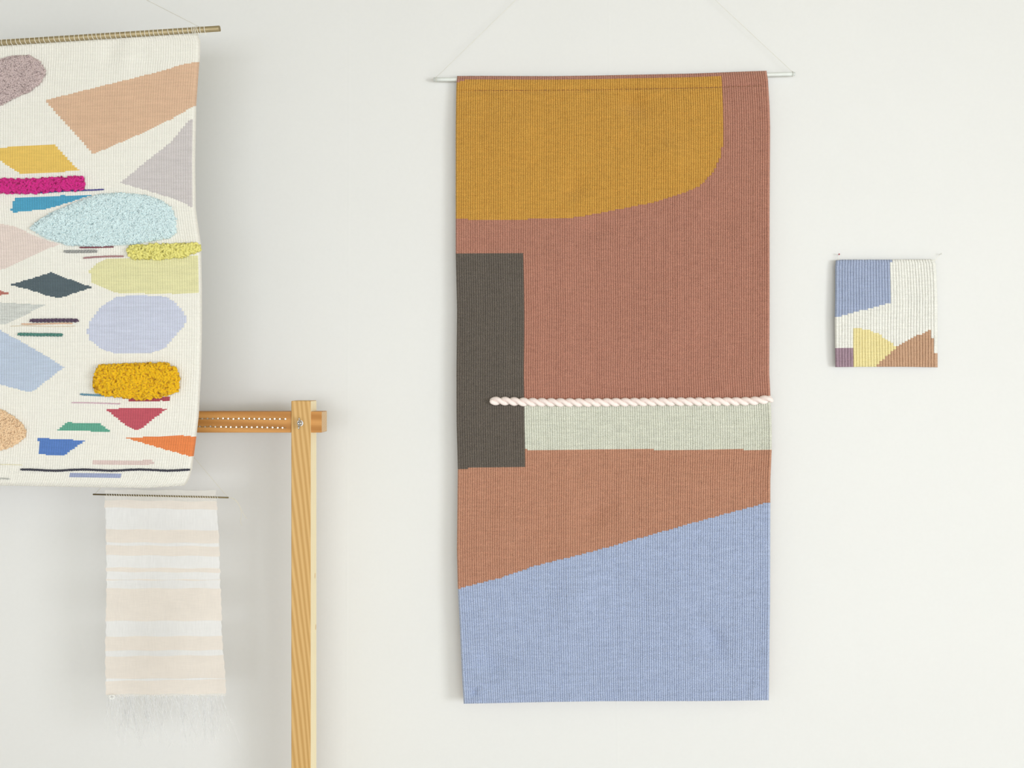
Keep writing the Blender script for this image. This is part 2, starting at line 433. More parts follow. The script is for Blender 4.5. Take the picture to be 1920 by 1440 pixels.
class Sheet:
    """tapestry: warp ribs run down the cloth; every rib / pick cell belongs to one colour field"""
    def __init__(s, nrib, nrow, L, R, T, B, depth, amp, thick, sub=4, jit=0.25, pick=2.2):
        s.nrib, s.nrow, s.sub = nrib, nrow, sub
        nu = nrib * sub + 1; nv = nrow + 1
        ph_ = np.array([0, .14, .5, .86] if sub == 4 else [0, .1, .27, .5, .73, .9])     # narrow groove, broad round rib
        u = np.minimum((np.arange(nu) // sub + ph_[np.arange(nu) % sub]) / nrib, 1)[None, :]; v = np.linspace(0, 1, nv)[:, None]
        top = T(u); bot = B(u)
        py = top + (bot - top) * v
        l = L(py); r = R(py)
        px = l + (r - l) * u
        # ribs wander a little sideways; every rib has its own fullness
        ph = RNG.uniform(0, 2 * PI, nrib + 1)
        ribi = np.minimum((np.arange(nu) // sub), nrib - 1)
        wob = jit * np.sin(py / 23.0 + 0.9 * np.sin(px / 40)) * np.sin(px / 31.0 + py / 90.0)
        inner = np.sin(PI * u) ** .3
        px = px + wob * inner
        prof = np.array([0, .74, 1, .74] if sub == 4 else [0, .62, .92, 1, .92, .62])[np.arange(nu) % sub]
        full = (0.85 + 0.3 * RNG.random(nrib))[ribi]
        fine = 0.16 * RNG.standard_normal((nv, nu))
        rib = amp * (prof * full)[None, :] * (1 + fine)
        d = depth(px, py, u, v, s) + rib
        s.px, s.py, s.d = px, py, d
        s.nu, s.nv = nu, nv
        s.thick = thick
        # the cloth turns round its edges: three extra rings on every side, in the colour of the cell they touch
        K = s.K = 3
        pad = lambda q: np.pad(q, K, mode='edge')
        tc = np.maximum(K - np.arange(nu + 2 * K), np.arange(nu + 2 * K) - (nu + K - 1)).clip(0) / K
        tr = np.maximum(K - np.arange(nv + 2 * K), np.arange(nv + 2 * K) - (nv + K - 1)).clip(0) / K
        sc_ = np.where(np.arange(nu + 2 * K) < K, -1, 1); sr_ = np.where(np.arange(nv + 2 * K) < K, -1, 1)
        bul = thick * .42 / S
        PX = pad(px) + (sc_ * bul * np.sin(PI * tc))[None, :]; PY = pad(py) + (sr_ * bul * np.sin(PI * tr))[:, None]
        PD = pad(d) - thick * np.maximum(tc[None, :], tr[:, None])
        s.V = P(PX, PY, PD)
        s.uv = np.stack([pad(np.broadcast_to(u * nrib + 0.001, px.shape)), PY / pick], -1)
        s.NU = nu + 2 * K
        # centre of every rib / pick cell
        c = sub // 2
        s.cx = (px[:-1, c::sub] + px[1:, c::sub]) / 2; s.cy = (py[:-1, c::sub] + py[1:, c::sub]) / 2
    def surf(s, px, py, lift=0.0):
        """world point on the cloth under photo pixel (px, py)"""
        px = np.atleast_1d(np.asarray(px, float)); py = np.atleast_1d(np.asarray(py, float))
        jv = np.full(px.shape, s.nv // 2)
        for _ in range(3):
            row = s.px[jv]
            iu = np.clip(np.floor((px - row[:, 0]) / (row[:, -1] - row[:, 0]) * s.nrib) * s.sub + s.sub // 2, 0, s.nu - 1).astype(int)
            y0_, y1_ = s.py[0, iu], s.py[-1, iu]
            jv = np.clip(np.round((py - y0_) / (y1_ - y0_) * (s.nv - 1)), 0, s.nv - 1).astype(int)
        return P(px, py, s.d[jv, iu] + lift)
    def part(s, name, mask, mat, root, label=None):
        m = np.pad(np.repeat(mask, s.sub, axis=1), s.K, mode='edge')
        jj, ii = np.nonzero(m)
        if len(jj) == 0: return None
        a = jj * s.NU + ii
        F = np.stack([a + s.NU, a + s.NU + 1, a + 1, a], -1)
        used, inv = np.unique(F, return_inverse=True)
        return mk(name, s.V.reshape(-1, 3)[used], inv.reshape(-1, 4), mat, root, uv=s.uv.reshape(-1, 2)[used], label=label)
    def backing(s, mat, root, name='backing'):
        iu = np.unique(np.r_[np.arange(0, s.nu, s.sub * 2), s.nu - 1]); jv = np.unique(np.r_[np.arange(0, s.nv, 6), s.nv - 1])
        pxb, pyb = s.px[np.ix_(jv, iu)], s.py[np.ix_(jv, iu)]; db = s.d[np.ix_(jv, iu)] - s.thick
        n1, n2 = len(iu), len(jv)
        V = [P(pxb, pyb, db).reshape(-1, 3)]
        a = np.arange(n1 - 1)[None, :] + np.arange(n2 - 1)[:, None] * n1
        F = [np.stack([a, a + 1, a + n1 + 1, a + n1], -1).reshape(-1, 4)]
        mk(name, np.concatenate(V), np.concatenate(F), mat, root, uv=np.zeros((sum(len(x) for x in V), 2)))

# ================================================================== 1. LARGE WALL HANGING
big = empty('wall_hanging', tuple(P(1150, 1315, 0.03)), 'large woven wall hanging with amber, terracotta, charcoal, sage and lavender fields on an acrylic rod', 'wall hanging')
bL = curve([(135, 859.5), (150, 858), (165, 857), (240, 856), (475, 856), (580, 858.5), (700, 857.4), (790, 857.6), (880, 860), (1030, 858.3), (1104, 860), (1180, 864), (1270, 868), (1320, 871)])
bR = curve([(135, 1436), (150, 1438.5), (200, 1441.5), (240, 1442.5), (400, 1441.5), (600, 1441.5), (700, 1441), (740, 1443), (800, 1445.5), (842, 1445.5), (900, 1443), (1130, 1442.5), (1230, 1441), (1320, 1440)])
bT = curve([(0, 144), (.08, 143.8), (.3, 144.3), (.43, 143.3), (.76, 139.4), (.93, 135.6), (1, 134.2)])
bB = curve([(0, 1318), (.1, 1317), (.25, 1315), (.45, 1313.3), (.8, 1313), (1, 1311.5)])
BD = [ # soft dents (-) and swells (+) of the hanging cloth: x, y, spread, spread, angle, metres
    (1190, 195, 45, 30, .3, -.0035), (1075, 350, 35, 40, .9, -.0030), (1255, 290, 50, 50, 0, .003), (960, 250, 70, 80, 0, .002),
    (1120, 960, 40, 55, .8, -.0032), (1080, 1120, 60, 70, .3, .003), (1340, 1200, 28, 60, -.5, -.0036), (1250, 1130, 60, 60, 0, .0025),
    (925, 1240, 50, 36, .5, -.003), (889, 1297, 12, 14, 0, -.0022), (1412, 1295, 15, 18, 0, .0016), (1330, 1160, 30, 20, 0, .002),
    (1000, 500, 90, 60, 0, .002), (1250, 600, 90, 110, .4, .0025), (1110, 430, 60, 30, -.2, -.002), (1350, 420, 60, 50, .3, -.002), (1180, 720, 140, 40, 0, -.0016),
    (1300, 900, 90, 40, 0, .002), (950, 980, 60, 60, 0, .002)]
def bdepth(px, py, u, v, s):
    d = 0.0190 + 0.017 * v ** 1.3 + 0.004 * np.clip((v - .015) / .06, 0, 1) + 0 * u
    d = d + 4.0 * gsum(px, py, BD, .65)
    d = d + 0.007 * np.exp(-((1443 - px) / 14.0)) * (0.6 + 0.4 * np.sin(py / 60.0)) * np.clip((py - 200) / 200, 0, 1)   # right edge turns up
    dy = py - py[0:1, :]
    r = 5.2
    t = np.clip(dy, 0, r)
    d = d - S * (r - np.sqrt(np.maximum(r * r - (r - t) ** 2, 0)))                 # folds back over the rod
    hem = 26 - 1.5 * u
    d = d + 0.0012 * np.exp(-((dy - 12) / 9.0) ** 2) - 0.0036 * np.exp(-((dy - hem) / 2.0) ** 2)   # rod bulge, stitched crease
    return d
bs = Sheet(136, 450, bL, bR, bT, bB, bdepth, 0.0033, 0.005, pick=2.3)
cx, cy = bs.cx, bs.cy
amber_poly = [(840, 152), (862, 153.5), (872, 150), (890, 148), (1030, 148.3), (1130, 147), (1270, 144), (1354.5, 142), (1355, 200), (1356.5, 262), (1350, 296), (1336, 324), (1313, 348), (1281, 362), (1232, 378), (1160, 392.5), (1082, 407.5), (1000, 410), (970, 412.5), (940, 412.3), (860, 411), (840, 411)]
m_amber = pip(cx, cy, amber_poly)
ribn = np.broadcast_to(np.arange(136)[None, :], cx.shape)
m_char = pip(cx, cy, [(830, 475), (1000, 476), (1000, 876.5), (900, 877), (860, 879), (830, 880)]) & (ribn < 29)
lav_edge = curve([(840, 1108), (860, 1103.5), (940, 1083), (1000, 1062), (1120, 1031.5), (1150, 1023), (1300, 980), (1443, 941), (1480, 930)])
m_lav = cy > lav_edge(cx)
m_sage = (ribn >= 29) & (cy > 751) & (cy < 843) & ~m_char
rest = ~(m_amber | m_char | m_lav | m_sage)
m_up = rest & (cy < 800); m_low = rest & ~m_up
m_top = m_up & (cy < 153) & (cx < 1356)
for nm, mask, rgb, lab in (
        ('colour_field', m_amber, (222, 166, 72), 'amber field with a rounded lower right corner'),
        ('colour_field', m_up, (197, 138, 117), 'rosy terracotta field around the amber and charcoal shapes'),
        ('colour_field', m_char, (110, 101, 92), 'charcoal upright rectangle on the left edge'),
        ('colour_field', m_sage, (234, 235, 219), 'pale sage band below the rope'),
        ('colour_field', m_low, (207, 150, 122), 'terracotta field above the slanting lavender edge'),
        ('colour_field', m_lav, (188, 202, 233), 'lavender field with a slanting upper edge')):
    bs.part(nm, mask, wool(rgb, 0.15, .8, gain=.99), big, lab)
bs.backing(wool((190, 140, 120)), big)
# rod
rodp = smoothed(P(np.array([813, 960, 1106, 1300, 1490.]), np.array([149, 149.3, 148.2, 144.2, 138.6]), 0.0128), 2)
tv, tf = tube(resample(rodp, 0.02), 0.0043, 16)
mk('rod', tv, tf, M_ACRYL, big, label='slim frosted acrylic rod')
st = MB()
xx_ = 889.0
while xx_ < 1428:
    le = random.uniform(6, 9)
    ys_ = np.interp((np.array([xx_, xx_ + le]) - 857) / 585, [0, .43, .76, 1], [170, 168.6, 165, 160.5])
    a_, b_ = bs.surf(xx_, ys_[0], .0004)[0], bs.surf(xx_ + le, ys_[1], .0004)[0]
    st.add(*tube(np.array([a_ + [0, .0012, 0], a_ * .8 + b_ * .2, a_ * .2 + b_ * .8, b_ + [0, .0012, 0]]), 0.00055, 5))
    xx_ += le + random.uniform(1.0, 2.0)
st.build('hem_stitching', yarn_mat((138, 92, 54)), big, label='brown hem stitching below the rod')
# twisted rope along the sage band
rp = smoothed(np.array([(919, 752), (935, 751.6), (960, 752.4), (985, 754), (1080, 755), (1180, 754), (1280, 753), (1380, 753), (1412, 752), (1428, 750), (1441, 748.4), (1446.5, 748)]), 2)
rp = resample(rp, 1.5)
bd = np.interp(rp[:, 0], [900, 1430, 1440, 1447], [0, 0, 0.0005, -0.004])
pts = np.array([bs.surf(min(x, 1440), y, 0.0)[0] for x, y in rp])
k_ = (D + pts[:, 1].mean()) / D
yy = np.convolve(np.pad(pts[:, 1], 12, mode='edge'), np.ones(25) / 25, 'valid') - 0.0055 - bd
pts = P(rp[:, 0], rp[:, 1], -yy)
rope_core = mk('rope', *tube(pts[2:-1], 0.0035, 8), mat=yarn_mat((250, 235, 229), 0.03, name='rope_cotton'), root=big, label='thick pale pink twisted cotton rope')
for q in range(2):
    tv, tf = helix_strand(pts, 0.0046, 0.0053, -34 * S, q * PI + 1.9, 12)
    mk('strand', tv, tf, yarn_mat((250, 235, 229), 0.03), big, parent=rope_core)
# cord from the rod ends to a nail above
apex = P(1150, -178, 0.012)
for (x, y) in ((818, 146.5), (1486, 136.5)):
    e = P(x, y, 0.0128)
    ring = [e + 0.0053 * np.array([0, math.sin(a), math.cos(a) - .55]) for a in np.linspace(0, 2 * PI, 13)]
    mb = MB(); mb.add(*tube(np.array(ring), 0.0005, 5)); mb.add(*tube(resample(np.array([e + [0, 0, .002], apex]), 0.05), 0.00042, 5))
    mb.build('hanging_cord', yarn_mat((226, 223, 211)), big)
def nail_at(label, p, length=0.022, head=0.0035):
    o = MB()
    o.add(*tube(np.array([p + [0, .012, 0], p + [0, -length + .012, 0]]), 0.0012, 8))
    o.add(*tube(np.array([p + [0, -length + .012, 0], p + [0, -length + .0105, 0]]), head, 12))
    return props(o.build('nail', M_STEEL), label, 'nail')
nail_at('steel nail in the wall that carries the cord of the large hanging', apex)

# ================================================================== 2. CREAM TAPESTRY ON A BRASS TUBE
def tdep(px): return 0.190 + 0.030 * np.asarray(px, float) / 375.0
TX0 = -330
tap = empty('tapestry', tuple(P(20, 910, tdep(20))), 'cream tapestry with many coloured woven shapes and tufted patches hung from a brass tube', 'tapestry')
tL = curve([(60, TX0), (500, TX0 + 3), (915, TX0 + 6)])
tR = curve([(60, 369), (68, 371), (76, 374), (110, 373.5), (120, 372), (195, 366.5), (300, 364.5), (390, 365.5), (430, 371), (458, 375.5), (540, 377), (620, 377), (700, 375.5), (780, 371), (820, 366.5), (850, 362.5), (880, 358.5), (895, 354), (905, 349), (915, 340)])
tT = curve([(0, 110), (.47, 87.5), (.7, 77), (.95, 66), (1, 65)])
tB = curve([(0, 905), (.5, 909), (.8, 912.5), (.9, 913.5), (1, 909)])
TD = [(240, 100, 18, 30, .1, .004), (205, 100, 14, 30, .1, -.003), (120, 240, 80, 80, 0, .003), (300, 420, 70, 60, 0, -.003), (280, 620, 70, 70, 0, .0035),
      (120, 780, 90, 60, 0, -.003), (60, 560, 60, 80, 0, .003), (200, 880, 60, 25, 0, .003)]
piles = [ # name, outline, colour, spacing px, curl size px, height m, label, share of the curl that stands free
    ('mauve', [(-85, 160), (-60, 125), (0, 111), (30, 104), (55, 104), (75, 115), (86, 135), (77, 155), (55, 172), (25, 184), (0, 198), (-45, 205)], (208, 188, 186), 2.7, 1.45, .007, 'dusty mauve tufted oval', .25),
    ('magenta', [(-60, 337), (0, 335.5), (60, 336), (110, 333), (155, 331), (158, 343), (157, 356), (100, 359), (40, 363), (0, 361), (-60, 362)], (216, 42, 138), 4.0, 2.5, .005, 'magenta looped strip', .5),
    ('sky', [(55, 428), (72, 413), (92, 401), (128, 385), (160, 372), (183, 365), (225, 361), (275, 366), (304, 377), (321, 389), (330, 410), (331, 437), (316, 447), (248, 458), (183, 462), (128, 460), (87, 447)], (224, 243, 247), 2.3, 1.3, .007, 'fluffy pale blue tufted leaf shape', .2),
    ('lime', [(238, 465), (252, 459), (300, 458), (367, 456), (376, 460), (376, 470), (344, 481), (298, 486), (247, 485), (240, 476)], (236, 228, 132), 4.0, 2.6, .005, 'lime yellow looped strip on the right edge', .5),
    ('mustard', [(176, 718), (179, 692), (190, 684), (250, 683), (309, 680), (320, 687), (331, 690), (336, 715), (333, 733), (300, 745), (262, 749), (225, 744), (200, 742), (179, 734)], (238, 186, 24), 4.4, 3.0, .011, 'mustard yellow curly tufted cushion shape', .5),
    ('apricot', [(-75, 808), (-45, 775), (0, 767), (23, 779), (40, 793), (48, 806), (46, 820), (30, 834), (0, 845), (-45, 842)], (246, 212, 172), 2.9, 1.6, .007, 'apricot tufted oval', .3),
]
def outline_dist(X, Y, poly):
    parr = np.array(poly, float); dist = np.full(np.shape(X), 1e9)
    for i in range(len(parr)):
        a, b = parr[i - 1], parr[i]; ab = b - a
        t = np.clip(((X - a[0]) * ab[0] + (Y - a[1]) * ab[1]) / (ab @ ab), 0, 1)
        dist = np.minimum(dist, np.hypot(X - a[0] - t * ab[0], Y - a[1] - t * ab[1]))
    return dist
def tdepth(px, py, u, v, s):
    d = tdep(px) + gsum(px, py, TD)
    for nm, poly, rgb, sp, size, h, lab, free in piles:
        ins = pip(px, py, poly)
        dm = np.clip(outline_dist(px, py, poly) / 12.0, 0, 1)
        d = d + np.where(ins, h * np.sqrt(1 - (1 - dm) ** 2), 0)
    e = np.clip((px[:, -1:] - px) / 9.0, 0, 1)
    d = d - 0.011 * (1 - np.sqrt(1 - (1 - e) ** 2 * .97))                       # selvedge rolls back
    e = np.clip((px - px[:, :1]) / 9.0, 0, 1)
    d = d - 0.009 * (1 - np.sqrt(1 - (1 - e) ** 2 * .97))
    e = np.clip((py[-1:, :] - py) / 6.0, 0, 1)
    d = d - 0.006 * (1 - np.sqrt(1 - (1 - e) ** 2 * .97))
    d = d - 0.010 * np.clip((px - 300) / 70, 0, 1) ** 2 * np.clip((py - 860) / 50, 0, 1) ** 2
    return d
ts = Sheet(154, 410, tL, tR, tT, tB, tdepth, 0.0014, 0.005, pick=2.4)
def z2(*p): return [(x / 4.3636, y / 4.3636 + 300) for x, y in p]
def z3(*p): return [(x / 4.3636, y / 4.3636 + 600) for x, y in p]
cx, cy = ts.cx, ts.cy
fields = [
    ('peach', [(84, 188), (200, 159), (300, 134), (345, 120), (385, 114), (385, 190), (367, 197), (320, 224), (250, 257), (175, 289)], (236, 194, 160), 'dusty peach four-sided shape with a point at the bottom'),
    ('yellow', [(-32, 280), (0, 277), (101, 270), (148, 320), (40, 327)], (251, 209, 100), 'corn yellow slanting four-sided shape'),
    ('taupe', [(362, 222), (350, 230), (322, 265), (275, 302), (225, 343), (268, 355), (320, 371), (362, 389)], (220, 212, 212), 'taupe grey triangle on the right edge'),
    ('teal', [(26, 372), (69, 369), (115, 366.5), (176, 364.5), (128, 380), (87, 392), (25, 398.5), (20, 393), (25, 389)], (78, 172, 212), 'teal blue tapering strip'),
    ('pink', [(-95, 455), (-40, 415), (0, 419), (30, 425), (64, 442), (110, 458), (46, 486), (0, 507), (-40, 500)], (244, 226, 217), 'pale blush pointed shape'),
    ('lemon', [(206, 484), (247, 484), (372.5, 479), (372.5, 550), (298, 551), (218, 549), (199, 541), (170, 529), (168, 506), (183, 492)], (242, 237, 180), 'pale lemon shape running to the right edge'),
    ('diamond', [(17, 534), (57, 523), (98, 510), (115, 518), (174, 539), (147, 547), (128, 554), (111, 559), (87, 554), (55, 543)], (90, 106, 114), 'slate grey diamond'),
    ('tip', [(-40, 546), (0, 545), (20, 550), (0, 554), (-40, 556)], (196, 118, 106), 'small brick red tip'),
    ('speckle', [(-50, 588), (0, 567), (85, 572), (46, 591), (7, 609), (-30, 606)], (220, 222, 217), 'speckled light grey shape'),
    ('oval', [(163, 622), (170, 600), (190, 575), (218, 557), (252, 553), (309, 556), (325, 564), (340, 580), (351, 598), (344, 612), (330, 628), (309, 653), (282, 662), (213, 662), (190, 655), (167, 636)], (215, 220, 241), 'lavender rounded shape'),
    ('blue_grey', [(-70, 660), (-50, 610), (0, 619), (46, 644), (92, 671), (119, 689), (110, 696), (60, 735), (46, 733), (0, 721), (-50, 705)], (200, 214, 236), 'grey blue angular shape'),
    ('red', [(197, 766), (313, 766), (264, 804), (254, 806), (236, 798)], (210, 88, 104), 'raspberry red triangle pointing down'),
    ('green', [(105, 808), (126, 792), (186, 793), (208, 809)], (100, 180, 154), 'jade green trapezoid'),
    ('blue', [(72, 821), (160, 826), (120, 854), (73, 852)], (90, 134, 212), 'bright blue four-sided shape'),
    ('orange', [(236, 821), (300, 818), (339, 816.5), (385, 820), (385, 864), (362, 857), (325, 847), (286, 836)], (252, 141, 76), 'orange wedge on the right edge'),
    ('band', [(243, 746), (319, 744), (319, 751), (243, 753.5)], (186, 78, 92), 'crimson short band below the mustard tuft'),
    ('faint', [(172, 863), (230, 864), (287, 862), (287, 871), (230, 872), (172, 870)], (236, 212, 206), 'faint pink short band'),
    ('periw', [(132, 887), (227, 889), (227, 896), (132, 894)], (168, 178, 214), 'periwinkle short band'),
    ('far1', [(-260, 220), (-150, 180), (-120, 260), (-210, 330)], (180, 200, 190), 'grey green four-sided shape near the left edge'),
    ('far2', [(-330, 470), (-200, 440), (-160, 520), (-250, 570), (-330, 560)], (222, 170, 140), 'salmon shape on the left edge'),
    ('far3', [(-270, 700), (-180, 680), (-140, 760), (-220, 800)], (110, 140, 170), 'dusty blue four-sided shape near the left edge'),
]
taken = np.zeros(cx.shape, bool)
for nm, poly, rgb, *_r in piles:
    m = pip(cx, cy, poly) & ~taken; taken |= m
    ts.part('tuft_ground', m, wool(rgb, .1, .4), tap)
for nm, poly, rgb, lab in fields:
    m = pip(cx, cy, poly) & ~taken; taken |= m
    rgb = tuple(c * .92 + sum(rgb) / 3 * .08 for c in rgb)
    ts.part('colour_field', m, wool(rgb, 0.22 if nm == 'speckle' else 0.10, .45, gain=.95), tap, lab)
CREAM = (250, 247, 238)
ts.part('ground_weave', ~taken, wool(CREAM, 0.04, .45, gain=.965), tap, 'cream woven ground')
ts.backing(wool((248, 246, 238), 0.04), tap)

def loop_template(nseg=6, sides=5, open_=0.25):
    """one curl of yarn: a nearly closed little loop standing on its ends"""
    a = np.linspace(-PI * (1 - open_), PI * (1 - open_), nseg)
    pts = np.stack([np.sin(a), 0.35 * np.sin(a * .5), np.cos(a)], -1)
    return tube(pts, 0.70, sides)
LV, LF = loop_template()
LF4 = np.array([q for q in LF if len(q) == 4])
def tuft_patch(poly, rgb, sp, size, height, label, free):
    xs_ = [p[0] for p in poly]; ys_ = [p[1] for p in poly]
    C = []
    for L_ in range(2):
        gx = np.arange(min(xs_) - sp, max(xs_) + sp, sp); gy = np.arange(min(ys_) - sp, max(ys_) + sp, sp * .9)
        X, Y = np.meshgrid(gx, gy); X = X + (np.arange(len(gy)) % 2)[:, None] * sp * .5 + L_ * sp * .3
        X = X + RNG.uniform(-.42, .42, X.shape) * sp; Y = Y + RNG.uniform(-.42, .42, Y.shape) * sp
        X = X.ravel(); Y = Y.ravel()
        ins = pip(X, Y, poly) & (outline_dist(X, Y, poly) > size * .5)
        X, Y = X[ins], Y[ins]
        C.append(ts.surf(X, Y, size * S * (free + (.5 * L_ - .25) + RNG.uniform(-.2, .2, X.shape))))
    C = np.concatenate(C); n = len(C)
    # random orientation matrices
    q = RNG.standard_normal((n, 4)); q /= np.linalg.norm(q, axis=1)[:, None]
    w, x, y, z = q.T
    Rm = np.stack([1 - 2 * (y * y + z * z), 2 * (x * y - z * w), 2 * (x * z + y * w), 2 * (x * y + z * w), 1 - 2 * (x * x + z * z), 2 * (y * z - x * w), 2 * (x * z - y * w), 2 * (y * z + x * w), 1 - 2 * (x * x + y * y)], -1).reshape(n, 3, 3)
    sc = size * S * RNG.uniform(.8, 1.2, n)
    V = np.einsum('nij,vj->nvi', Rm, LV) * sc[:, None, None] + C[:, None, :]
    F = (LF4[None] + (np.arange(n) * len(LV))[:, None, None]).reshape(-1, 4)
    mk('tuft_patch', V.reshape(-1, 3), F, pile_mat(rgb), tap, label=label, kind='stuff')
for nm, poly, rgb, sp, size, h, lab, free in piles:
    tuft_patch(poly, rgb, sp, size, h, lab, free)

def soumak(x0, y0, x1, y1, w, rgb, label, wav=0.6):
    n = max(6, int(abs(x1 - x0) / 2.0))
    X = np.linspace(x0, x1, n); Y = np.linspace(y0, y1, n) + wav * np.sin(X / 17.0 + y0) + RNG.uniform(-.25, .25, n)
    r = w * S * .27
    pts = ts.surf(X, Y, r * 1.1)
    pts[:, 1] = np.convolve(np.pad(pts[:, 1], 3, mode='edge'), np.ones(7) / 7, 'valid')
    mb = MB()
    for q in range(2):
        tv, tf = helix_strand(pts, r * 1.0, r, max(w, 3) * 1.9 * S, q * PI, 6); mb.add(tv, tf)
    mb.build('yarn_line', yarn_mat(rgb), tap, label=label)
soumak(60, 361.5, 195, 355, 3.0, (74, 68, 140), 'thin violet blue yarn line', .3)
soumak(149, 463.5, 213, 463.5, 3.4, (132, 74, 84), 'short maroon yarn line')
soumak(120, 471, 182, 471.5, 5.5, (158, 158, 156), 'short grey yarn line')
soumak(156, 483.5, 232, 480, 3.6, (172, 128, 130), 'short mauve yarn line')
soumak(56, 601, 147, 601, 7.0, (86, 68, 90), 'plum thick yarn line', .3)
soumak(40, 607.5, 136, 606.5, 3.2, (232, 190, 158), 'thin peach yarn line', .3)
soumak(20, 611.5, 142, 612, 1.6, (228, 214, 190), 'faint beige yarn line')
soumak(33, 626.5, 117, 628.5, 6.2, (76, 130, 120), 'bottle green thick yarn line', .3)
soumak(150, 739, 222, 742.5, 4.0, (104, 150, 172), 'thin steel blue yarn line below the mustard tuft')
soumak(134, 755, 226, 757, 2.6, (214, 180, 194), 'thin pink yarn line', .4)
soumak(38, 881.5, 357, 881.5, 4.4, (62, 62, 74), 'long near-black yarn line along the bottom', 1.0)
soumak(-25, 894, 18, 898, 3.2, (196, 196, 190), 'short pale grey yarn line')
soumak(-60, 871, 42, 872, 1.6, (232, 224, 190), 'faint straw yarn line')

# brass tube with an open end
ra, rb = P(-372, 104.4, tdep(-372)), P(412, 53.6, tdep(412))
def tube_open(a, b, ro, ri, sides=20):
    ax = (b - a) / np.linalg.norm(b - a)
    tv, tf = tube(np.array([a, b]), ro, sides, caps=False)
    iv, jf = tube(np.array([a, b]), ri, sides, caps=False)
    o = MB(); o.add(tv, tf)
    V = np.concatenate([tv, iv]); n = 2 * sides
    F = []
    for k in range(sides):
        k2 = (k + 1) % sides
        F.append([sides + k, sides + k2, n + sides + k2, n + sides + k]); F.append([k2, k, n + k, n + k2])
    return np.concatenate([tv, iv]), tf + F + [[i + n for i in q[::-1]] for q in jf]
tv, tf = tube_open(ra, rb, 0.0057, 0.0047)
tube_o = mk('brass_tube', tv, tf, M_BRASS, tap, label='aged brass tube with an open end')
iv, jf = tube(np.array([ra + (rb - ra) * .02, rb - (rb - ra) * .003]), 0.0046, 16)  # dark plug, paints the shade inside the open end
mk('tube_shade_plug', iv, jf, M_BORE_SHADE, tap, parent=tube_o)
# lacing: one thread turn after another round the tube and down into the cloth
axd = (rb - ra) / np.linalg.norm(rb - ra)
def lace_loop(slant, drop):
    pts = []
    for a in np.linspace(-PI * .15, PI * 1.15, 14):
        pts.append(np.array([slant * (a / PI - .5), -0.0064 * math.sin(a) if True else 0, 0.0064 * math.cos(a)]))
    pts = np.array(pts)
    pts = np.stack([np.linspace(-slant / 2, slant / 2, 16),
                    np.r_[[.003], 0.0064 * np.cos(np.linspace(PI * .35, PI * 1.45, 14)), [-.0022]],
                    np.r_[[-drop * .8], 0.0064 * np.sin(np.linspace(PI * .35, PI * 1.45, 14)), [-drop]]], -1)
    # start behind, over the top, down the front
    return tube(pts, 0.0006, 5)
loops = []
for sl, dr in ((0.0015, 0.0105), (0.0035, 0.0105), (-0.001, 0.0105), (0.0005, 0.0115)):
    tv, tf = lace_loop(sl, dr)
    me = bpy.data.meshes.new('lacing_loop'); me.from_pydata(tv.tolist(), [], tf); me.update()
    me.polygons.foreach_set('use_smooth', np.full(len(me.polygons), True)); me.materials.append(M_CORD); loops.append(me)
qx = TX0 + 6
rt = Matrix.Rotation(math.atan2(rb[1] - ra[1], rb[0] - ra[0]), 4, 'Z') @ Matrix.Rotation(-math.asin(axd[2]), 4, 'Y')
lx = []
while qx < 362:
    lx.append(qx); qx += random.uniform(7.6, 10.0)
lx += [365, 368, 371, 377, 385]
for qx in lx:
    kx = (P(qx, 80, tdep(qx))[0] - ra[0]) / (rb[0] - ra[0])
    c = ra + (rb - ra) * kx
    o = bpy.data.objects.new('lacing_loop', loops[random.randrange(4) if qx < 366 else (1, 2, 1, 2, 3)[lx.index(qx) - len(lx) + 5]])
    COL.objects.link(o); o.parent = tap
    o.matrix_basis = Matrix.Translation(Vector(c) - tap.location) @ rt
# cord: from both ends of the tube up to a ceiling hook line
cA = P(20, -130, tdep(20))
for xx in (374, -334):
    kx = (P(xx, 80, tdep(xx))[0] - ra[0]) / (rb[0] - ra[0])
    e = ra + (rb - ra) * kx
    mk('hanging_cord', *tube(resample(np.array([e + [0, 0, .006], cA]), .05), 0.0005, 5), mat=M_LINE, root=tap)
mk('hanging_cord', *tube(resample(np.array([cA, [cA[0], cA[1], HC - 0.03]]), .08), 0.0007, 6), mat=M_CORD, root=tap)
hk = np.array([cA[0], cA[1], HC])
hp = [hk, hk + [0, 0, -.012]] + [hk + np.array([0.008 * math.sin(a), 0, -.020 + 0.008 * math.cos(a)]) for a in np.linspace(0, PI * 1.6, 12)]
props(mk('ceiling_hook', *tube(np.array(hp), 0.0016, 8), mat=M_STEEL), 'small steel hook in the ceiling above the cream tapestry', 'hook')

# ================================================================== 3. LOOM FRAME
FR = 0.135; BK = 0.077                      # front and back faces, metres from the wall
def X_(px, d=FR): return float(P(px, 720, d)[0])
def Z_(py, d=FR): return float(P(960, py, d)[2])
loom = empty('loom_frame', (X_(565), -0.106, 0), 'wooden tapestry loom frame standing against the wall with rows of nails along its top bar', 'loom')
px0, px1 = X_(546), X_(582.3)
v, f = bevel_box(px0, px1, -FR, -BK, 0.0, Z_(751.5), 0.0012)
post = mk('post', v, f, M_PINE, loom, smooth=False)
pw = px1 - px0
XLP = X_(-420)
v, f = bevel_box(XLP, XLP + pw, -FR, -BK, 0.0, Z_(751.5), 0.0012)
mk('post', v, f, M_PINE, loom, smooth=False)
v, f = bevel_box(XLP - .025, X_(602.5), -FR + .0035, -BK - .0, Z_(811.3), Z_(771.8), 0.0010)
bar = mk('top_bar', v, f, M_BAR, loom, smooth=False, label='orange brown stained bar with two rows of nails')
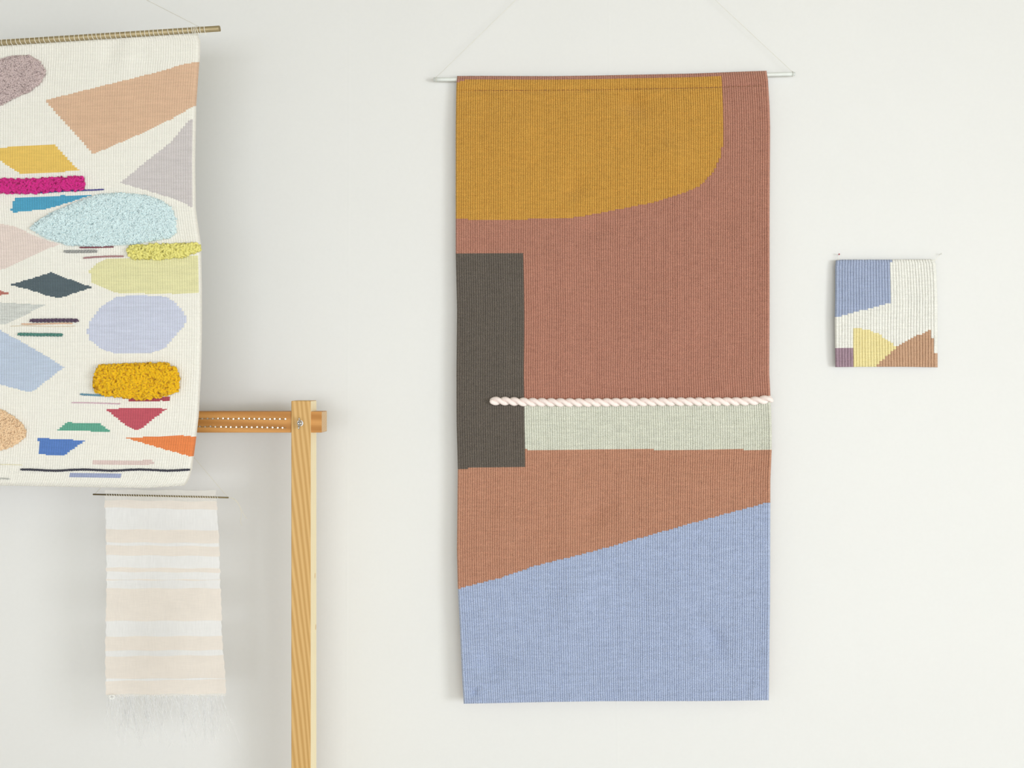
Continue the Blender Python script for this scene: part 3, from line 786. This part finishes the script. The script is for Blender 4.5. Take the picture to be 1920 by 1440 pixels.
v, f = bevel_box(XLP - .025, X_(602.5), -FR + .0035, -BK - .0, 0.18, 0.228, 0.0010)
mk('bottom_bar', v, f, M_BAR, loom, smooth=False)
nt_ = M_PINE_LIT.node_tree; b_ = nt_.nodes['Principled BSDF']
tc_ = N(nt_, 'ShaderNodeTexCoord'); kf = None
for yk, dk in ((1079, .092), (1177, .085)):
    vm = N(nt_, 'ShaderNodeVectorMath', operation='DISTANCE')
    vm.inputs[1].default_value = (px1 - loom.location[0], -dk - loom.location[1], Z_(yk, .09))
    nt_.links.new(tc_.outputs['Object'], vm.inputs[0])
    q_ = math_node(nt_, 'MULTIPLY', math_node(nt_, 'LESS_THAN', vm.outputs['Value'], 0.006), 0.6)
    kf = q_ if kf is None else math_node(nt_, 'ADD', kf, q_)
mx_ = N(nt_, 'ShaderNodeMixRGB'); mx_.inputs[2].default_value = lin((222, 182, 118)) + (1,)
nt_.links.new(kf, mx_.inputs[0]); nt_.links.new(b_.inputs['Base Color'].links[0].from_socket, mx_.inputs[1]); nt_.links.new(mx_.outputs[0], b_.inputs['Base Color'])
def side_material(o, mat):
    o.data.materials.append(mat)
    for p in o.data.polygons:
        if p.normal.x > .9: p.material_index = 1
side_material(post, M_PINE_LIT); side_material(bar, M_ENDG)
# feet that keep the frame upright
for xx in (px0, XLP):
    v, f = bevel_box(xx - .001, xx + pw + .001, -0.34, -0.025, 0.0, 0.045, 0.002)
    mk('foot', v, f, M_PINE, loom, smooth=False)
# nails
tv, tf = tube(np.array([[0, 0.004, 0], [0, -0.009, 0]]), 0.0008, 6)
hv, hf = tube(np.array([[0, -0.0085, 0], [0, -0.0097, 0]]), 0.0017, 8)
nme = bpy.data.meshes.new('nail'); nme.from_pydata(np.concatenate([tv, hv]).tolist(), [], tf + [[i + len(tv) for i in q] for q in hf]); nme.update(); nme.materials.append(M_NAIL)
dn = FR - .0035
for row, (yl, yr, off) in enumerate(((784.2, 785.4, 0), (799.2, 801.4, 4.6))):
    qx = 537 - off
    while qx > -150:
        o = bpy.data.objects.new('nail', nme); COL.objects.link(o); o.parent = bar
        yy_ = np.interp(qx, [370, 537], [yl, yr]) + random.uniform(-.5, .5)
        o.location = Vector(P(qx + random.uniform(-.6, .6), yy_, dn)) - loom.location
        qx -= 9.65
# pencil-thin gouge the nail rows sit in: old thread ends left between the nails
for yl, yr in ((785.6, 786.6), (800.4, 802.4)):
    xs_ = np.arange(-150, 538, 2.4)
    pts = P(xs_, np.interp(xs_, [370, 537], [yl, yr]) + .7 * np.sin(xs_ / 4.83 * PI), dn + 0.0012)
    mk('warp_thread', *tube(pts, 0.0005, 5), mat=yarn_mat((150, 132, 104)), root=loom, parent=bar)
# wing nut with its bolt
wc = P(563, 793.5, FR)
wn = MB()
wn.add(*tube(np.array([wc + [0, .001, 0], wc + [0, -.0012, 0]]), 0.0062, 20))
washer = wn.build('washer', M_STEEL, loom, smooth=False)
wn = MB()
wn.add(*tube(np.array([wc + [0, -.0014, 0], wc + [0, -.006, 0], wc + [0, -.0095, 0]]), [0.0055, 0.0050, 0.0038], 16))
nut = wn.build('wing_nut', M_STEEL, loom, label='zinc wing nut')
mk('bolt', *tube(np.array([wc + [0, .01, 0], wc + [0, -.017, 0], wc + [0, -.0178, 0]]), [.0026, .0026, .0018], 12), mat=M_STEEL, root=loom)
for sgn in (1, -1):
    wp = []
    for k, a in enumerate(np.linspace(0, 1, 8)):
        wp.append(wc + np.array([0.0015 * sgn * a, -.005 - .008 * a, sgn * (.003 + .0085 * a)]))
    tv, tf = tube(np.array(wp), [.0026, .003, .0034, .0037, .0037, .0033, .0026, .0012], 10)
    tv = np.array(tv); tv[:, 0] = wc[0] + (tv[:, 0] - wc[0]) * .45
    mk('wing', tv, tf, M_STEEL, loom, parent=nut)

# ================================================================== 4. GAUZE HANGING ON THE LOOM BAR
GD = 0.142
gz = empty('gauze_hanging', tuple(P(305, 1305, GD)), 'small sheer gauze hanging with beige bands and a long fringe below the loom bar', 'wall hanging')
gL = curve([(915, 196), (945, 197), (1000, 199.5), (1130, 200.5), (1160, 199), (1230, 198), (1300, 199.5), (1306, 201)])
gR = curve([(915, 404), (945, 406), (1000, 409.5), (1050, 411.5), (1110, 413), (1160, 415), (1200, 416), (1260, 421), (1300, 423)])
# y at left and right edge where each strip starts; kind
strips = [(918, 920, 'hem'), (937.5, 940.5, 'band'), (951.5, 956, 'gauze'), (992, 994.5, 'band'), (1017, 1018.5, 'gauze'), (1022.5, 1024.5, 'band'), (1041, 1043, 'gauze'),
          (1064, 1066, 'band'), (1072, 1073.5, 'gauze'), (1086.2, 1086.8, 'band'), (1088, 1088.5, 'gauze'), (1103.5, 1103, 'band'), (1164.5, 1164, 'gauze'), (1193.5, 1192.5, 'band'),
          (1220, 1219, 'gauze'), (1231, 1228.5, 'band'), (1273, 1271.5, 'gauze'), (1277, 1273.5, 'band'), (1302, 1301, 'hem'), (1306, 1305, 'end')]
M_GAUZE = sheer('sheer_gauze', (255, 255, 255), 0.58)
M_BAND = sheer('beige_band', (236, 227, 217), 0.88)
M_HEM = sheer('hem_gauze', (244, 239, 230), 0.42)
def gdep(px, py):
    return GD + 0.004 * np.sin(px / 33.0 + py / 120.0) * np.clip((py - 930) / 200, 0, 1) + 0.003 * np.sin(px / 60.0 - py / 70) * np.clip((py - 930) / 200, 0, 1)
for (a0, b0, kind), (a1, b1, _k) in zip(strips[:-1], strips[1:]):
    nv = max(2, int((a1 - a0) / 3) + 1); nu = 60
    u = np.linspace(0, 1, nu)[None, :]; t = np.linspace(0, 1, nv)[:, None]
    wob0 = 0.7 * np.sin(u * 17 + a0) ; wob1 = 0.7 * np.sin(u * 17 + a1)
    py = (a0 + (b0 - a0) * u + wob0) * (1 - t) + (a1 + (b1 - a1) * u + wob1) * t
    ex = 1.0 if kind == 'band' else 0.0
    l = gL(py) + .8 * np.sin(py / 3.1) - ex; r = gR(py) + .8 * np.sin(py / 2.7) + ex
    px = l + (r - l) * u
    V = P(px, py, gdep(px, py)).reshape(-1, 3)
    i = np.arange(nu - 1)[None, :] + np.arange(nv - 1)[:, None] * nu
    F = np.stack([i + nu, i + nu + 1, i + 1, i], -1).reshape(-1, 4)
    if kind == 'gauze': mk('gauze_strip', V, F, M_GAUZE, gz)
    else: mk('band' if kind == 'band' else 'hem', V, F, M_BAND if kind == 'band' else M_HEM, gz)
# rod, wraps and cord
g0, g1 = P(174.5, 927, GD + .002), P(428.5, 933, GD + .002)
grod = mk('rod', *tube(np.array([g0, g1]), 0.0017, 10), mat=M_BRONZE, root=gz, label='thin dark bronze rod')
cpts = []
for q in np.linspace(0.095, 0.93, 46 * 9):
    a = (q - 0.095) / (0.93 - 0.095) * 46 * 2 * PI
    cpts.append(g0 + (g1 - g0) * q + np.array([0, 0.0023 * math.cos(a), 0.0023 * math.sin(a)]))
mk('lacing_thread', *tube(np.array(cpts), 0.0005, 4), mat=M_CORD, root=gz)
gap = P(303, 786, GD + .003)
for e in (g0 + (g1 - g0) * .012, g1 - (g1 - g0) * .004):
    mk('hanging_thread', *tube(resample(np.array([e, gap]), .03), 0.0004, 5), mat=yarn_mat((214, 208, 190)), root=gz)
for pp in ([(428, 932.5), (437, 934), (443, 938), (448, 946), (453, 957), (458, 967), (463, 973)], [(428, 932.5), (438, 935), (446, 943), (451, 953), (453, 966), (450, 978), (454, 986)]):
    a = smoothed(np.array(pp, float), 2)
    mk('loose_thread', *tube(P(a[:, 0], a[:, 1], GD + .001 - .00012 * (a[:, 0] - 428)), 0.0004, 4), mat=yarn_mat((222, 216, 198)), root=gz)
# fringe
V = []; F = []; n0 = 0
M_FR = sheer('fringe_thread', (255, 255, 255), 0.93, through=0.35)
for k in range(150):
    x = RNG.uniform(203, 420); y0_ = 1303
    L_ = RNG.uniform(35, 104); n = 9
    if x > 395: L_ *= .9
    t = np.linspace(0, 1, n)
    drift = RNG.normal(6, 14)
    bend = RNG.normal(0, 7)
    X = x + drift * t ** 1.4 + bend * np.sin(t * PI) + RNG.normal(0, 3) * t ** 3
    Y = y0_ + L_ * t
    dd = gdep(X, np.full(n, 1303.)) + RNG.normal(0, .006) * t
    tv, tf = tube(P(X, Y, dd), 0.00042, 5, caps=False)
    V.append(tv); F += [[q + n0 for q in ff] for ff in tf]; n0 += len(tv)
mk('fringe', np.concatenate(V), np.array(F), M_FR, gz, kind='stuff')
# knot at the lower left corner
kn = []
for a in np.linspace(0, 5 * PI, 40):
    kn.append(P(208 + 4.5 * math.cos(a) + a * .25, 1307 + 4 * math.sin(a), GD + .003 + .0008 * math.sin(a * 1.7)))
mk('knot', *tube(np.array(kn), 0.0007, 5), mat=yarn_mat((246, 246, 242)), root=gz)

# ================================================================== 5. SMALL SQUARE TAPESTRY
sm = empty('tapestry', tuple(P(1662, 687, 0.012)), 'small square tapestry with blue, white, yellow, brown and purple fields pinned to the wall', 'tapestry')
sL = curve([(487, 1569), (500, 1567.8), (560, 1567.8), (600, 1567), (687, 1568)])
sR = curve([(487, 1749.5), (494, 1752.5), (520, 1754.5), (560, 1755.8), (687, 1756.3)])
sT = curve([(0, 490), (.05, 488.7), (.5, 488.6), (1, 488.2)])
sB = curve([(0, 686.5), (.3, 686), (.7, 686), (1, 687)])
def sdepth(px, py, u, v, s):
    return 0.0125 + 0.004 * np.sin(v * PI * .9) * (0.6 + .4 * np.cos(u * PI)) + gsum(px, py, [(1700, 540, 40, 40, 0, -.0015), (1620, 620, 30, 30, 0, .0015)]) + 0 * u
ss = Sheet(35, 64, sL, sR, sT, sB, sdepth, 0.0026, 0.006, sub=6, jit=.5, pick=2.4)
cx, cy = ss.cx, ss.cy
m1 = pip(cx, cy, [(1550, 480), (1670.5, 480), (1670, 530), (1668, 568.5), (1550, 599)])
m2_ = pip(cx, cy, [(1597.5, 616), (1615, 616), (1632, 620), (1648, 627), (1663, 637), (1681, 651), (1690, 656), (1690, 690), (1597.5, 700)])
m3 = pip(cx, cy, [(1744.5, 618), (1740, 620), (1710, 634), (1684, 649), (1662, 669), (1641, 687), (1641, 700), (1790, 700), (1790, 664), (1753, 662), (1750, 637), (1745, 633)])
m2 = m2_ & ~m3
m4 = pip(cx, cy, [(1550, 651.5), (1598, 651.5), (1598, 700), (1550, 700)]) & ~m2
for m, rgb, lab in ((m1, (166, 178, 206), 'slate blue field in the upper left'), (m2, (240, 226, 164), 'pale yellow rounded field'), (m3, (200, 160, 130), 'camel brown triangle'),
                    (m4, (164, 138, 152), 'dusty purple corner'), (~(m1 | m2 | m3 | m4), (242, 241, 234), 'off-white ground')):
    ss.part('colour_field', m, wool(rgb, 0.10, .55, gain=1.0), sm, lab)
ss.backing(wool((226, 222, 212)), sm)
def pushpin(px, py, rgb, label, r=0.0022):
    p = P(px, py, 0.0)
    tv, tf = tube(np.array([p + [0, .006, 0], p + [0, -.006, 0]]), 0.0005, 6)
    prof = [(-.006, .0004), (-.0062, .8), (-.0075, 1.0), (-.009, .8), (-.0097, .3)]
    hv, hf = tube(np.array([p + [0, y, 0] for y, _ in prof]), [r * q if q > .01 else .0004 for _, q in prof], 12)
    e = empty('pin', tuple(p), label, 'pin')
    mk('shaft', tv, tf, M_STEEL, e); mk('pin_head', hv, hf, plain('pin_head', rgb, .35), e)
pushpin(1571.2, 477.6, (176, 62, 76), 'tiny red pin in the wall above the left corner of the square tapestry', .0018)
pushpin(1762.5, 477, (240, 240, 236), 'tiny white pin in the wall above the right corner of the square tapestry', .0018)
for a, b in (((1571.2, 478), (1571.8, 491)), ((1762.5, 477.5), (1751.5, 490))):
    mk('hanging_thread', *tube(resample(np.array([P(*a, .004), P(*b, .011)]), .002), 0.0004, 5), mat=M_CORD, root=sm)
